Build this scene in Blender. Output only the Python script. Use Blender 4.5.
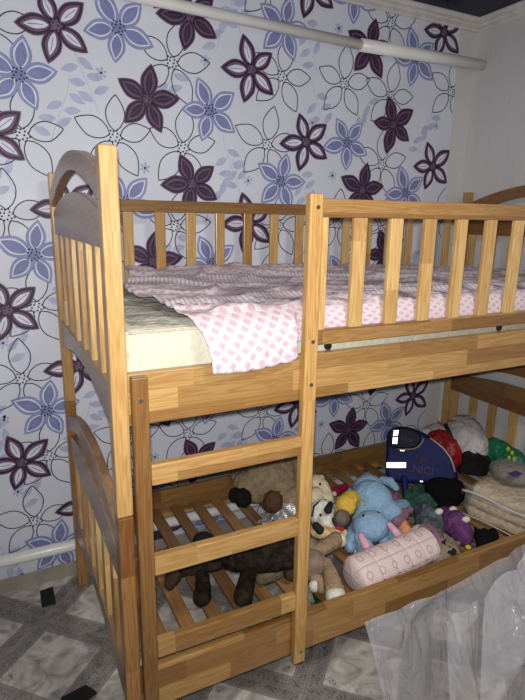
import bpy, bmesh, math, random
from mathutils import Vector, Matrix, noise
random.seed(7)
C = bpy.context.scene.collection
for o in list(bpy.data.objects): bpy.data.objects.remove(o)
sc = bpy.context.scene

# ------------------------------------------------------------------ camera, light, exposure
CAM = Vector((-0.241, -1.2732, 1.6363)); YAW, PITCH, ROLL, FPX = 0.4706, 0.2408, 0.0164, 544.0
Fw = Vector((math.sin(YAW)*math.cos(PITCH), math.cos(YAW)*math.cos(PITCH), -math.sin(PITCH)))
R0 = Vector((math.cos(YAW), -math.sin(YAW), 0)); U0 = R0.cross(Fw)
Rt = R0*math.cos(ROLL) + U0*math.sin(ROLL); Up = -R0*math.sin(ROLL) + U0*math.cos(ROLL)
cd = bpy.data.cameras.new('camera'); cam = bpy.data.objects.new('camera', cd); C.objects.link(cam)
cd.sensor_fit = 'HORIZONTAL'; cd.sensor_width = 36; cd.lens = FPX*36/525; cd.clip_start = 0.02
m = Matrix((Rt, Up, -Fw)).transposed().to_4x4(); m.translation = CAM; cam.matrix_world = m
sc.camera = cam
w = bpy.data.worlds.new('world'); sc.world = w; w.use_nodes = True
w.node_tree.nodes['Background'].inputs[0].default_value = (0.90, 0.93, 1.0, 1)
w.node_tree.nodes['Background'].inputs[1].default_value = 0.11
fl = bpy.data.lights.new('phone_flash', 'SPOT'); fl.energy = 135; fl.shadow_soft_size = 0.012; fl.color = (1.0, 0.985, 0.96); fl.spot_size = math.radians(128); fl.spot_blend = 1.0
fo = bpy.data.objects.new('phone_flash', fl); C.objects.link(fo); fo.location = CAM + Rt*(-0.004) + Up*0.028
fo.rotation_euler = (Fw + Rt*((225-262.5)/FPX) + Up*((350-215)/FPX)).to_track_quat('-Z', 'Y').to_euler()   # the beam's centre sits a little above the lens axis
cl = bpy.data.lights.new('fill_light', 'AREA'); cl.shape = 'DISK'; cl.size = .5; cl.energy = 33; cl.color = (1.0, .97, .95)  # added fill light that lifts the walls; stands for no known lamp
co = bpy.data.objects.new('fill_light', cl); C.objects.link(co); co.location = (.7, -1.5, 2.6)
sc.view_settings.view_transform = 'Standard'; sc.view_settings.look = 'None'
sc.view_settings.exposure = 0.0; sc.view_settings.gamma = 1; sc.view_settings.use_curve_mapping = False

# ------------------------------------------------------------------ helpers
def ray(u, v): return Fw + Rt*((u-262.5)/FPX) + Up*((350-v)/FPX)
def at(u, v, x=None, y=None, z=None, d=None):      # a point of the place seen at a photo position, on a known plane
    r = ray(u, v)
    if x is not None: s = (x-CAM.x)/r.x
    elif y is not None: s = (y-CAM.y)/r.y
    elif z is not None: s = (z-CAM.z)/r.z
    else: s = d/r.length
    return CAM + r*s
def px(n, p): return n*(Vector(p)-CAM).dot(Fw)/FPX   # size in metres of n photo pixels at p
def lin(c):
    return tuple(((v/255)/12.92 if v/255 <= .04045 else ((v/255+.055)/1.055)**2.4) for v in c[:3]) + (1,)

def newmat(name):
    m = bpy.data.materials.new(name); m.use_nodes = True
    nt = m.node_tree; return m, nt, nt.nodes, nt.links, nt.nodes['Principled BSDF']
def M(name, col, rough=.7, col2=None, nscale=20, bump=0, bscale=60, spec=.5, metal=0, coat=0, sheen=0, alpha=1, emit=None, dist=.01, trans=0, stretch=None):
    m, nt, N, L, b = newmat(name)
    b.inputs['Roughness'].default_value = rough; b.inputs['Metallic'].default_value = metal
    b.inputs['Specular IOR Level'].default_value = spec; b.inputs['Coat Weight'].default_value = coat
    b.inputs['Sheen Weight'].default_value = sheen; b.inputs['Alpha'].default_value = alpha
    b.inputs['Transmission Weight'].default_value = trans
    tc = N.new('ShaderNodeTexCoord'); vec = tc.outputs['Object']
    if stretch:
        mp = N.new('ShaderNodeMapping'); mp.inputs['Scale'].default_value = stretch; L.new(vec, mp.inputs[0]); vec = mp.outputs[0]
    n = N.new('ShaderNodeTexNoise'); n.inputs['Scale'].default_value = nscale; n.inputs['Detail'].default_value = 4; L.new(vec, n.inputs[0])
    mx = N.new('ShaderNodeMix'); mx.data_type = 'RGBA'
    mx.inputs[6].default_value = lin(col); mx.inputs[7].default_value = lin(col2 or tuple(c*.92 for c in col))
    rp = N.new('ShaderNodeValToRGB'); rp.color_ramp.elements[0].position = .35; rp.color_ramp.elements[1].position = .65
    L.new(n.outputs[0], rp.inputs[0]); L.new(rp.outputs[0], mx.inputs[0]); L.new(mx.outputs[2], b.inputs['Base Color'])
    if bump:
        n2 = N.new('ShaderNodeTexNoise'); n2.inputs['Scale'].default_value = bscale; n2.inputs['Detail'].default_value = 5; L.new(vec, n2.inputs[0])
        bp = N.new('ShaderNodeBump'); bp.inputs['Strength'].default_value = bump; bp.inputs['Distance'].default_value = dist
        L.new(n2.outputs[0], bp.inputs['Height']); L.new(bp.outputs[0], b.inputs['Normal'])
    return m

def math_(N, L, op, a, b=None, c=None):
    n = N.new('ShaderNodeMath'); n.operation = op
    for i, v in enumerate((a, b, c)):
        if v is None: continue
        if isinstance(v, (int, float)): n.inputs[i].default_value = v
        else: L.new(v, n.inputs[i])
    return n.outputs[0]

def wood(name, axis, light=(232,194,126), dark=(196,140,76), block=.34, lam=.055, red=0.0, seed=0.0, rough=.33):
    m, nt, N, L, b = newmat(name)
    tc = N.new('ShaderNodeTexCoord'); sp = N.new('ShaderNodeSeparateXYZ'); L.new(tc.outputs['Object'], sp.inputs[0])
    i = 'XYZ'.index(axis); l = sp.outputs[i]; o = [sp.outputs[k] for k in range(3) if k != i]
    a = o[1] if axis in 'XY' else o[0]
    oi = N.new('ShaderNodeObjectInfo'); rnd = math_(N, L, 'MULTIPLY', oi.outputs['Random'], 37.0)
    la = math_(N, L, 'FLOOR', math_(N, L, 'DIVIDE', a, lam))
    wn0 = N.new('ShaderNodeTexWhiteNoise'); wn0.noise_dimensions = '2D'
    cb0 = N.new('ShaderNodeCombineXYZ'); L.new(la, cb0.inputs[0]); L.new(rnd, cb0.inputs[1]); L.new(cb0.outputs[0], wn0.inputs[0])
    bl = math_(N, L, 'FLOOR', math_(N, L, 'ADD', math_(N, L, 'DIVIDE', l, block), math_(N, L, 'ADD', wn0.outputs[0], seed)))
    cb = N.new('ShaderNodeCombineXYZ'); L.new(la, cb.inputs[0]); L.new(rnd, cb.inputs[1]); L.new(bl, cb.inputs[2])
    wn = N.new('ShaderNodeTexWhiteNoise'); wn.noise_dimensions = '3D'; L.new(cb.outputs[0], wn.inputs[0])
    # grain
    mp = N.new('ShaderNodeCombineXYZ')
    sc_ = [42, 42, 42]; sc_[i] = 2.2
    for k in range(3): L.new(math_(N, L, 'ADD', math_(N, L, 'MULTIPLY', sp.outputs[k], sc_[k]), math_(N, L, 'MULTIPLY', wn.outputs[0], 23.0)), mp.inputs[k])
    g = N.new('ShaderNodeTexNoise'); g.inputs['Scale'].default_value = 1.0; g.inputs['Detail'].default_value = 3; g.inputs['Distortion'].default_value = .6; L.new(mp.outputs[0], g.inputs[0])
    wv = math_(N, L, 'SINE', math_(N, L, 'MULTIPLY', g.outputs[0], 46.0)); wv = math_(N, L, 'MULTIPLY_ADD', wv, .5, .5)
    fine = N.new('ShaderNodeTexNoise'); fine.inputs['Scale'].default_value = 6; L.new(mp.outputs[0], fine.inputs[0])
    tone = N.new('ShaderNodeMix'); tone.data_type = 'RGBA'; tone.inputs[6].default_value = lin(light); tone.inputs[7].default_value = lin(dark)
    L.new(math_(N, L, 'POWER', wn.outputs[0], 1.4), tone.inputs[0])
    gr = N.new('ShaderNodeMix'); gr.data_type = 'RGBA'; gr.blend_type = 'MULTIPLY'
    L.new(tone.outputs[2], gr.inputs[6]); gr.inputs[7].default_value = lin((212-40*red, 172-60*red, 128-70*red))
    f = math_(N, L, 'MULTIPLY', wv, .60+.4*red); f = math_(N, L, 'MULTIPLY', f, math_(N, L, 'ADD', fine.outputs[0], .35))
    L.new(f, gr.inputs[0]); L.new(gr.outputs[2], b.inputs['Base Color'])
    b.inputs['Roughness'].default_value = rough; b.inputs['Coat Weight'].default_value = .25; b.inputs['Coat Roughness'].default_value = .25
    return m

class MB:
    def __init__(s): s.bm = bmesh.new()
    def box(s, x0, x1, y0, y1, z0, z1, bev=0, mi=0, mat=None):
        b = bmesh.new(); bmesh.ops.create_cube(b, size=1)
        for v in b.verts: v.co = Vector(((x0+x1)/2+v.co.x*(x1-x0), (y0+y1)/2+v.co.y*(y1-y0), (z0+z1)/2+v.co.z*(z1-z0)))
        if bev: bmesh.ops.bevel(b, geom=list(b.edges), offset=bev, segments=2, affect='EDGES', profile=.5)
        for f in b.faces: f.material_index = mi
        if mat: bmesh.ops.transform(b, matrix=mat, verts=b.verts)
        s.merge(b); return s
    def merge(s, b):
        t = bpy.data.meshes.new('t'); b.to_mesh(t); b.free(); s.bm.from_mesh(t); bpy.data.meshes.remove(t)
    def band(s, ys, zt, zb, x0, x1):
        vs = []
        for y, a, c in zip(ys, zt, zb): vs.append([s.bm.verts.new(p) for p in ((x0,y,a),(x1,y,a),(x1,y,c),(x0,y,c))])
        for p, q in zip(vs, vs[1:]):
            for k in range(4): s.bm.faces.new((p[k], p[(k+1)%4], q[(k+1)%4], q[k]))
        s.bm.faces.new(vs[0]); s.bm.faces.new(vs[-1][::-1]); return s
    def ball(s, p, r, rot=None, sub=2, mi=0):
        b = bmesh.new(); bmesh.ops.create_icosphere(b, subdivisions=sub, radius=1)
        r = (r,)*3 if isinstance(r, (int, float)) else r
        mt = Matrix.Translation(p) @ (rot.to_4x4() if rot else Matrix()) @ Matrix.Diagonal((*r, 1))
        bmesh.ops.transform(b, matrix=mt, verts=b.verts)
        for f in b.faces: f.material_index = mi; f.smooth = True
        s.merge(b); return s
    def chain(s, pts, rs, n=8, seg=6):
        pts = [Vector(p) for p in pts]
        for (p, r), (q, t) in zip(zip(pts, rs), list(zip(pts, rs))[1:]):
            k = max(2, int((q-p).length/(min(r, t)*.45)))
            for j in range(k+1): s.ball(p.lerp(q, j/k), r+(t-r)*j/k, sub=2)
        return s
    def tube(s, pts, r, n=8, mi=0, caps=True):
        pts = [Vector(p) for p in pts]; rings = []
        rs = r if isinstance(r, (list, tuple)) else [r]*len(pts)
        for i, p in enumerate(pts):
            d = (pts[min(i+1, len(pts)-1)]-pts[max(i-1, 0)]).normalized()
            a = d.orthogonal().normalized() if i == 0 else (a - d*a.dot(d)).normalized()
            b = d.cross(a)
            rings.append([s.bm.verts.new(p + (a*math.cos(2*math.pi*k/n)+b*math.sin(2*math.pi*k/n))*rs[i]) for k in range(n)])
        for u, v in zip(rings, rings[1:]):
            for k in range(n):
                f = s.bm.faces.new((u[k], u[(k+1)%n], v[(k+1)%n], v[k])); f.material_index = mi; f.smooth = True
        if caps:
            f = s.bm.faces.new(rings[0][::-1]); f.material_index = mi; f = s.bm.faces.new(rings[-1]); f.material_index = mi
        return s
    def grid(s, fn, nu, nv, mi=0, uvs=None, thick=None):
        vs = [[s.bm.verts.new(fn(i/nu, j/nv)) for j in range(nv+1)] for i in range(nu+1)]
        lay = s.bm.loops.layers.uv.verify() if uvs else None
        for i in range(nu):
            for j in range(nv):
                f = s.bm.faces.new((vs[i][j], vs[i+1][j], vs[i+1][j+1], vs[i][j+1])); f.smooth = True; f.material_index = mi
                if uvs:
                    for lp, (a, b) in zip(f.loops, ((i,j),(i+1,j),(i+1,j+1),(i,j+1))): lp[lay].uv = uvs(a/nu, b/nv)
        return s
    def obj(s, name, mats, parent=None, smooth=False, mods=()):
        me = bpy.data.meshes.new(name); bmesh.ops.recalc_face_normals(s.bm, faces=list(s.bm.faces))
        off = wloc(parent)
        for v in s.bm.verts: v.co -= off
        s.bm.to_mesh(me); s.bm.free()
        for mm in (mats if isinstance(mats, (list, tuple)) else [mats]): me.materials.append(mm)
        if smooth:
            for p in me.polygons: p.use_smooth = True
        o = bpy.data.objects.new(name, me); C.objects.link(o); o.parent = parent
        for mname, typ, kw in mods:
            md = o.modifiers.new(mname, typ)
            for k, v in kw.items(): setattr(md, k, v)
        return o
def wloc(o):
    v = Vector((0,0,0))
    while o is not None: v += o.location; o = o.parent
    return v
def tag(o, label, cat, group=None, kind=None):
    if label: o['label'] = label
    if cat: o['category'] = cat
    if group: o['group'] = group
    if kind: o['kind'] = kind
    return o
def thing(name, loc, label, cat, group=None):
    e = bpy.data.objects.new(name, None); e.empty_display_size = .05; e.location = loc; C.objects.link(e)
    return tag(e, label, cat, group)
def struct(mb, name, mats, parent=None, **k):
    o = mb.obj(name, mats, parent, **k); o['kind'] = 'structure'; return o
def blob(mb, name, mat, parent, voxel=.006, smooth=6, disp=0, dscale=.02):
    mods = [('Remesh', 'REMESH', dict(mode='VOXEL', voxel_size=voxel, use_smooth_shade=True)), ('Smooth', 'SMOOTH', dict(iterations=smooth, factor=.5))]
    if disp:
        tx = bpy.data.textures.new(name+'_fuzz', 'CLOUDS'); tx.noise_scale = dscale
        mods.append(('Displace', 'DISPLACE', dict(texture=tx, strength=disp, mid_level=.5)))
    return mb.obj(name, mat, parent, mods=mods)

# ------------------------------------------------------------------ dimensions
L, W, H, ZJ, PT = 2.198, 1.024, 1.783, .879, .0414
RW, DW, CEIL = 2.222, 1.10, 2.655

# ------------------------------------------------------------------ wallpapered back wall
paper = M('wallpaper_ground', (216,219,230), .55, (210,213,225), 3, bump=.08, bscale=300, dist=.001)
plain = M('white_painted_wallpaper', (212,210,208), .8, (202,200,198), 2.5, bump=.5, bscale=70, dist=.003, stretch=(1,1,.35))
plainR = M('white_textured_wall', (208,206,206), .8, (198,196,197), 2.5, bump=.6, bscale=55, dist=.004, stretch=(1,1,.3))
fmat = dict(
    line=M('flower_outline_ink', (22,20,26), .6), rim=M('plum_flower_rim', (118,86,122), .6), plum=M('plum_flower', (52,32,57), .6),
    plum2=M('plum_flower_inner', (106,76,110), .6), white=M('flower_white_petal', (226,230,242), .6), blue=M('blue_flower', (146,151,198), .6),
    blue2=M('blue_flower_deep', (130,135,184), .6), pale=M('pale_lilac_leaf', (186,190,220), .6))
FK = list(fmat); fidx = {k: i+2 for i, k in enumerate(FK)}
FX0, FX1, FZ1 = -.62, 2.10, 2.66
wall = MB(); wall.box(-1.4, RW+.02, DW, DW+.1, -.02, CEIL+.06, mi=0)
wall.box(FX1, RW+.01, DW-.0006, DW+.05, 0, CEIL, mi=1)
CNT = [0]
def poly(pts, layer, mi):
    CNT[0] += 1
    y = DW - .0005*(layer+1) - .00002*(CNT[0] % 20)
    c = [(min(max(p[0], FX0-.7), FX1), min(max(p[1], .0), FZ1)) for p in pts]
    q = []
    for p in c:
        if not q or (abs(p[0]-q[-1][0])+abs(p[1]-q[-1][1])) > 1e-5: q.append(p)
    if len(q) < 3 or max(p[0] for p in q)-min(p[0] for p in q) < 1e-4 or max(p[1] for p in q)-min(p[1] for p in q) < 1e-4: return
    try:
        f = wall.bm.faces.new([wall.bm.verts.new((p[0], y, p[1])) for p in q]); f.material_index = fidx[mi]
    except ValueError: pass
def ribbon(pts, wdt, layer, mi):
    n = len(pts)
    for i in range(n-1):
        (x0,z0),(x1,z1) = pts[i], pts[i+1]; dx, dz = x1-x0, z1-z0; l = math.hypot(dx,dz) or 1; nx, nz = -dz/l*wdt/2, dx/l*wdt/2
        poly([(x0+nx,z0+nz),(x1+nx,z1+nz),(x1-nx,z1-nz),(x0-nx,z0-nz)], layer, mi)
def petal(cx, cz, ang, r0, r1, wd, n=9, pw=1.0):
    ca, sa = math.cos(ang), math.sin(ang); up, dn = [], []
    for i in range(n+1):
        t = i/n; wl = wd/2*(math.sin(math.pi*t**.95))**.70 if 0 < t < 1 else 0
        if t > .6: wl *= 1-.30*((t-.6)/.4)
        r = r0+(r1-r0)*t
        up.append((cx+r*ca-wl*sa, cz+r*sa+wl*ca)); dn.append((cx+r*ca+wl*sa, cz+r*sa-wl*ca))
    return up + dn[::-1][1:-1]
def dot(cx, cz, r, layer, mi): poly([(cx+r*math.cos(k*math.pi/3), cz+r*math.sin(k*math.pi/3)) for k in range(6)], layer, mi)
def flower(kind, cx, cz, base, R=.139):
    rr = random.Random(int(cx*1000)+int(base))
    for k in range(5):
        a = math.radians(base+72*k+rr.uniform(-4, 4)); r = R*rr.uniform(.92, 1.1)
        if kind == 'O':
            p = petal(cx, cz, a, .022, r*1.16, r*.55); ribbon(p+[p[0]], .0042, 1, 'line')
        elif kind == 'B':
            poly(petal(cx, cz, a, .008, r, r*.54), 2, 'blue'); poly(petal(cx, cz, a, .022, r*.90, r*.38), 3, 'white')
            poly(petal(cx, cz, a, .026, r*.85, r*.29), 4, 'blue2'); ribbon([(cx+.05*math.cos(a), cz+.05*math.sin(a)), (cx+r*.72*math.cos(a), cz+r*.72*math.sin(a))], .002, 5, 'blue')
        else:
            poly(petal(cx, cz, a, .006, r, r*.53), 6, 'rim'); poly(petal(cx, cz, a, .01, r*.955, r*.48), 7, 'plum')
            poly(petal(cx, cz, a, .02, r*.86, r*.34), 8, 'plum2' if kind == 'D' else 'rim')
            poly(petal(cx, cz, a, .026, r*.78, r*.20), 9, 'plum' if kind == 'D' else 'white')
            ribbon([(cx+.045*math.cos(a), cz+.045*math.sin(a)), (cx+r*.68*math.cos(a), cz+r*.68*math.sin(a))], .002, 10, 'plum2' if kind == 'D' else 'plum')
    if kind != 'O': dot(cx, cz, .02, {'B': 4, 'D': 9, 'W': 9}[kind], {'B': 'blue2', 'D': 'plum2', 'W': 'rim'}[kind])
    lay = {'O': 3, 'B': 6, 'D': 11, 'W': 11}[kind]
    for k in range(15):
        a = k*2.4; r = .007+.022*math.sqrt(k/15); dot(cx+r*math.cos(a), cz+r*math.sin(a), .0042, lay, 'line')
PER = .658
FL = [('W',.077,2.315,39),('W',-.18,1.914,38),('W',.887,2.263,36),('W',1.18,1.984,40),('W',1.985,1.915,38),
      ('D',.415,2.093,6),('D',.605,1.77,40),('D',1.525,1.776,12),('D',1.698,2.103,38),
      ('B',-.064,2.13,8),('B',.309,2.343,50),('B',.692,2.077,38),('B',1.05,1.798,5),('B',1.418,1.997,53),('B',1.815,1.77,40),
      ('O',-.149,2.282,15),('O',-.07,1.921,12),('O',.278,1.94,15),('O',.525,2.245,8),('O',.566,1.917,12),('O',.972,1.957,10),('O',1.043,2.253,8),
      ('O',1.383,2.262,12),('O',1.642,1.906,15),('O',1.666,2.233,10),('O',2.074,2.30,10),('W',-.45,2.2,20),('B',-.40,1.85,12)]
LV = [(.174,2.158),(.072,2.023),(.796,1.86),(.493,2.139),(1.253,2.133),(1.915,2.096),(1.185,2.425),(.762,2.442),(-.155,2.49),(1.50,2.12),(-.25,2.07)]
DT = [(.235,2.173),(.397,1.826),(.877,1.794),(1.34,2.498),(1.211,2.072),(1.338,1.837),(1.989,2.122),(-.207,1.782),(-.232,2.115),(.671,2.275)]
for n in range(-4, 3):
    for k, x, z, b in FL:
        zz = z+n*PER
        if -.14 < zz < 2.8: flower(k, x, zz, b)
    for i, (x, z) in enumerate(LV):
        zz = z+n*PER
        if not -.1 < zz < 2.8: continue
        sg = 1 if i % 2 else -1; st = [(x+sg*.05*math.sin(t*2.2-1)*1.0, zz-.13+.26*t) for t in [q/8 for q in range(9)]]
        ribbon(st, .0022, 0, 'pale')
        for q in range(6):
            px_, pz_ = st[1+q]; a = math.radians((40 if q % 2 else 150)-(15*q if q % 2 else -12*q)+i*7)
            poly(petal(px_, pz_, a, .008, .075, .030, 7), 0, 'pale')
    for x, z in DT:
        zz = z+n*PER
        if not 0 < zz < 2.7: continue
        for q in range(6): poly(petal(x, zz, math.radians(60*q+20), .004, .026, .011, 5), 0, 'pale')
        dot(x, zz, .0055, 1, 'line')
struct(wall, 'wall_back', [paper, plain]+[fmat[k] for k in FK])
struct(MB().box(RW, RW+.1, -2.6, DW+.1, -.02, CEIL+.06), 'wall_right', plainR)
# ceiling and cornice
navy = M('glossy_navy_stretch_ceiling', (20,20,54), .25, (17,17,48), 2, spec=.06)
struct(MB().box(-2.2, RW+.1, -2.6, DW+.1, CEIL, CEIL+.08), 'ceiling', navy)
cor = M('white_cornice', (214,210,205), .6)
def cornice(axis):
    prof = [(0,2.606),(.006,2.606),(.012,2.614),(.03,2.622),(.036,2.63),(.052,2.636),(.06,2.648),(.06,CEIL-.0005),(0,CEIL-.0005)]
    b = MB(); rings = []
    for s in (0, 1):
        r = []
        for d, z in prof:
            if axis == 'back': r.append(b.bm.verts.new((-1.4 if s == 0 else RW-d, DW-.006-d, z)))
            else: r.append(b.bm.verts.new((RW-d, -2.5 if s == 0 else DW-.006-d, z)))
        rings.append(r)
    for k in range(len(prof)): b.bm.faces.new((rings[0][k], rings[0][(k+1)%len(prof)], rings[1][(k+1)%len(prof)], rings[1][k]))
    b.bm.faces.new(rings[0]); b.bm.faces.new(rings[1][::-1]); return b
struct(cornice('back'), 'trim_1', cor); struct(cornice('right'), 'trim_2', cor)

# ------------------------------------------------------------------ floor (patterned linoleum)
def floor_mat():
    m, nt, N, Lk, b = newmat('patterned_linoleum')
    tc = N.new('ShaderNodeTexCoord'); sp = N.new('ShaderNodeSeparateXYZ'); Lk.new(tc.outputs['Object'], sp.inputs[0])
    X = math_(N, Lk, 'ADD', sp.outputs[0], .16); Y = math_(N, Lk, 'ADD', sp.outputs[1], -.845); h2 = 2*.2615
    def fr(q):
        q = math_(N, Lk, 'ADD', math_(N, Lk, 'DIVIDE', q, h2), 20.5)
        return math_(N, Lk, 'SUBTRACT', math_(N, Lk, 'FRACT', q), .5)
    a = fr(math_(N, Lk, 'ADD', X, Y)); c = fr(math_(N, Lk, 'SUBTRACT', X, Y))
    aa, ca = math_(N, Lk, 'ABSOLUTE', a), math_(N, Lk, 'ABSOLUTE', c)
    d = math_(N, Lk, 'MINIMUM', aa, ca); mxd = math_(N, Lk, 'MAXIMUM', aa, ca)
    vor = N.new('ShaderNodeTexNoise'); vor.inputs['Scale'].default_value = 55; vor.inputs['Detail'].default_value = 2; vor.inputs['Distortion'].default_value = 2.5; Lk.new(tc.outputs['Object'], vor.inputs[0])
    orn = math_(N, Lk, 'LESS_THAN', math_(N, Lk, 'ABSOLUTE', math_(N, Lk, 'SUBTRACT', vor.outputs[0], .5)), .045)
    mar = N.new('ShaderNodeTexNoise'); mar.inputs['Scale'].default_value = 9; mar.inputs['Detail'].default_value = 7; mar.inputs['Distortion'].default_value = 1.8; Lk.new(tc.outputs['Object'], mar.inputs[0])
    rp = N.new('ShaderNodeValToRGB'); e = rp.color_ramp.elements
    e[0].position = .36; e[0].color = lin((160,154,146)); e[1].position = .62; e[1].color = lin((222,216,206)); Lk.new(mar.outputs[0], rp.inputs[0])
    rb = N.new('ShaderNodeValToRGB'); e = rb.color_ramp.elements
    e[0].position = .3; e[0].color = lin((136,131,126)); e[1].position = .7; e[1].color = lin((172,166,159)); Lk.new(mar.outputs[0], rb.inputs[0])
    def mix(f, x, y):
        n = N.new('ShaderNodeMix'); n.data_type = 'RGBA'
        if isinstance(f, (int, float)): n.inputs[0].default_value = f
        else: Lk.new(f, n.inputs[0])
        for i, q in ((6, x), (7, y)):
            if isinstance(q, tuple): n.inputs[i].default_value = q
            else: Lk.new(q, n.inputs[i])
        return n.outputs[2]
    def rng(q, lo, hi): return math_(N, Lk, 'MULTIPLY', math_(N, Lk, 'GREATER_THAN', q, lo), math_(N, Lk, 'LESS_THAN', q, hi))
    dark = lin((74,69,67)); dark2 = lin((104,99,95))
    band = mix(math_(N, Lk, 'MULTIPLY', math_(N, Lk, 'MULTIPLY', orn, rng(d, .02, .118)), .8), rb.outputs[0], dark)
    # corner ornaments in the tiles: both coordinates near the tile's corners
    t1 = math_(N, Lk, 'MULTIPLY', rng(d, .185, .27), rng(mxd, .18, .27)); diag = math_(N, Lk, 'LESS_THAN', math_(N, Lk, 'ADD', aa, ca), .50)
    tile = mix(math_(N, Lk, 'MULTIPLY', math_(N, Lk, 'MULTIPLY', orn, math_(N, Lk, 'MULTIPLY', t1, diag)), .75), rp.outputs[0], dark)
    col = mix(math_(N, Lk, 'GREATER_THAN', d, .148), band, tile)
    for lo, hi, s in ((-.1, .005, .6), (.122, .128, .7), (.142, .150, .75)):
        col = mix(math_(N, Lk, 'MULTIPLY', rng(d, lo, hi), s), col, dark2)
    Lk.new(col, b.inputs['Base Color']); b.inputs['Roughness'].default_value = .42; b.inputs['Specular IOR Level'].default_value = .4
    n2 = N.new('ShaderNodeTexNoise'); n2.inputs['Scale'].default_value = 60; Lk.new(tc.outputs['Object'], n2.inputs[0])
    bp = N.new('ShaderNodeBump'); bp.inputs['Strength'].default_value = .12; bp.inputs['Distance'].default_value = .004; Lk.new(n2.outputs[0], bp.inputs['Height']); Lk.new(bp.outputs[0], b.inputs['Normal'])
    return m
struct(MB().box(-2.2, RW+.1, -2.6, DW+.1, -.05, 0), 'floor', floor_mat())
bb = MB(); seg = 40
for i in range(seg):
    x0, x1 = -1.4+(RW+1.4)*i/seg, -1.4+(RW+1.4)*(i+1)/seg
    q = [bb.bm.verts.new(p) for p in ((x0,DW-.016,.0004),(x1,DW-.016,.0004),(x1,DW-.007,.066+.003*math.sin(x1*7)),(x0,DW-.007,.066+.003*math.sin(x0*7)))]
    r = [bb.bm.verts.new(v.co+Vector((0,.004,.0))) for v in q]
    bb.bm.faces.new(q); bb.bm.faces.new(r[::-1]); bb.bm.faces.new((q[3],q[2],r[2],r[3]))
struct(bb, 'baseboard_back', M('linoleum_turned_up_wall', (168,158,144), .5, (150,141,130), 12))

# ------------------------------------------------------------------ pipes
pm = M('white_gloss_pipe', (246,245,242), .3, (238,236,230), 8, spec=.5, coat=.3)
tp = thing('heating_pipe', (1.0, 1.045, 2.43), 'long white pipe running along the wall just under the ceiling', 'pipe')
a0, a1 = at(-60, -46, y=1.045), at(364, 45.5, y=1.045)
MB().tube([a0+Vector((-.6,0,.02)), a0, a1], .0225, 20).obj('pipe_run', pm, tp)
a2 = at(484, 65.6, x=RW+.01)
MB().tube([a1-Vector((.02,0,0)), a1-Vector((.018,0,0)), a2], [.024,.0285,.0285], 20).obj('pipe_sleeve', pm, tp)
lp = thing('heating_pipe', (0, 1.045, .18), 'long white pipe running low along the wall above the linoleum floor', 'pipe')
b0, b1 = at(0, 561, y=1.045), at(75, 544.5, y=1.045); zlow = .182
MB().tube([(-1.4,1.045,zlow+.012), (0,1.045,zlow), (RW+.01,1.045,zlow-.01)], .026, 20).obj('pipe_run', pm, lp)

# ------------------------------------------------------------------ bunk bed
wX = wood('pine_along_rail', 'X', light=(184,149,94), dark=(140,105,60)); wZ = wood('pine_upright', 'Z', light=(208,176,116), dark=(168,129,76), block=.85, lam=.5)
wZr = wood('pine_upright_reddish', 'Z', light=(162,120,70), dark=(122,82,44), block=.30, lam=.5, red=.2)
wY = wood('pine_headboard_grazing_grey', 'Y', light=(168,136,104), dark=(150,120,92), block=.6, lam=.09)  # greyed tone: reflection at a grazing angle is put into the pine's colour
wYr = wood('pine_end_inside', 'Y', light=(146,106,62), dark=(122,86,48), block=.6, lam=.09)
wXg = wood('pine_guard_rail', 'X', light=(164,128,78), dark=(128,94,54), block=.5)
wXd = wood('pine_back_rail', 'X', light=(150,114,68), dark=(112,82,48))
wYs = wood('pine_bed_slat', 'Y', light=(160,122,76), dark=(126,94,56), block=2.5, lam=.3, rough=.6)
wXb = wood('pine_lower_rail', 'X', light=(180,144,88), dark=(134,98,54), block=.30, lam=.062)
steel = M('steel_bolt_head', (150,148,142), .3, metal=.9)
black = M('black_plastic', (18,18,20), .5)
bed = thing('bunk_bed', (L/2, W/2, 0), 'pine bunk bed with a ladder, slatted guard rails and arched headboards', 'bunk bed')
def part(mb, name, mat, par=bed, **k): return mb.obj(name, mat, par, **k)
for ex in (0, L-PT):
    for ey in (0, W-PT):
        rd = (ex == 0)
        part(MB().box(ex, ex+PT, ey, ey+PT, 0, ZJ-.0025, .003), 'lower_post', wZr if rd else wZ)
        part(MB().box(ex, ex+PT, ey, ey+PT, ZJ, H, .004), 'upper_post', wZ)
        part(MB().box(ex+.012, ex+.03, ey+.012, ey+.03, ZJ-.003, ZJ+.0005), 'joint_dowel', wZr)
def par2(y, e, mid, p=2): t = abs(2*(y-PT)/(W-2*PT)-1); return mid+(e-mid)*t**p
ys = [PT-.002+(W-2*PT+.004)*i/28 for i in range(29)]
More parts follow.
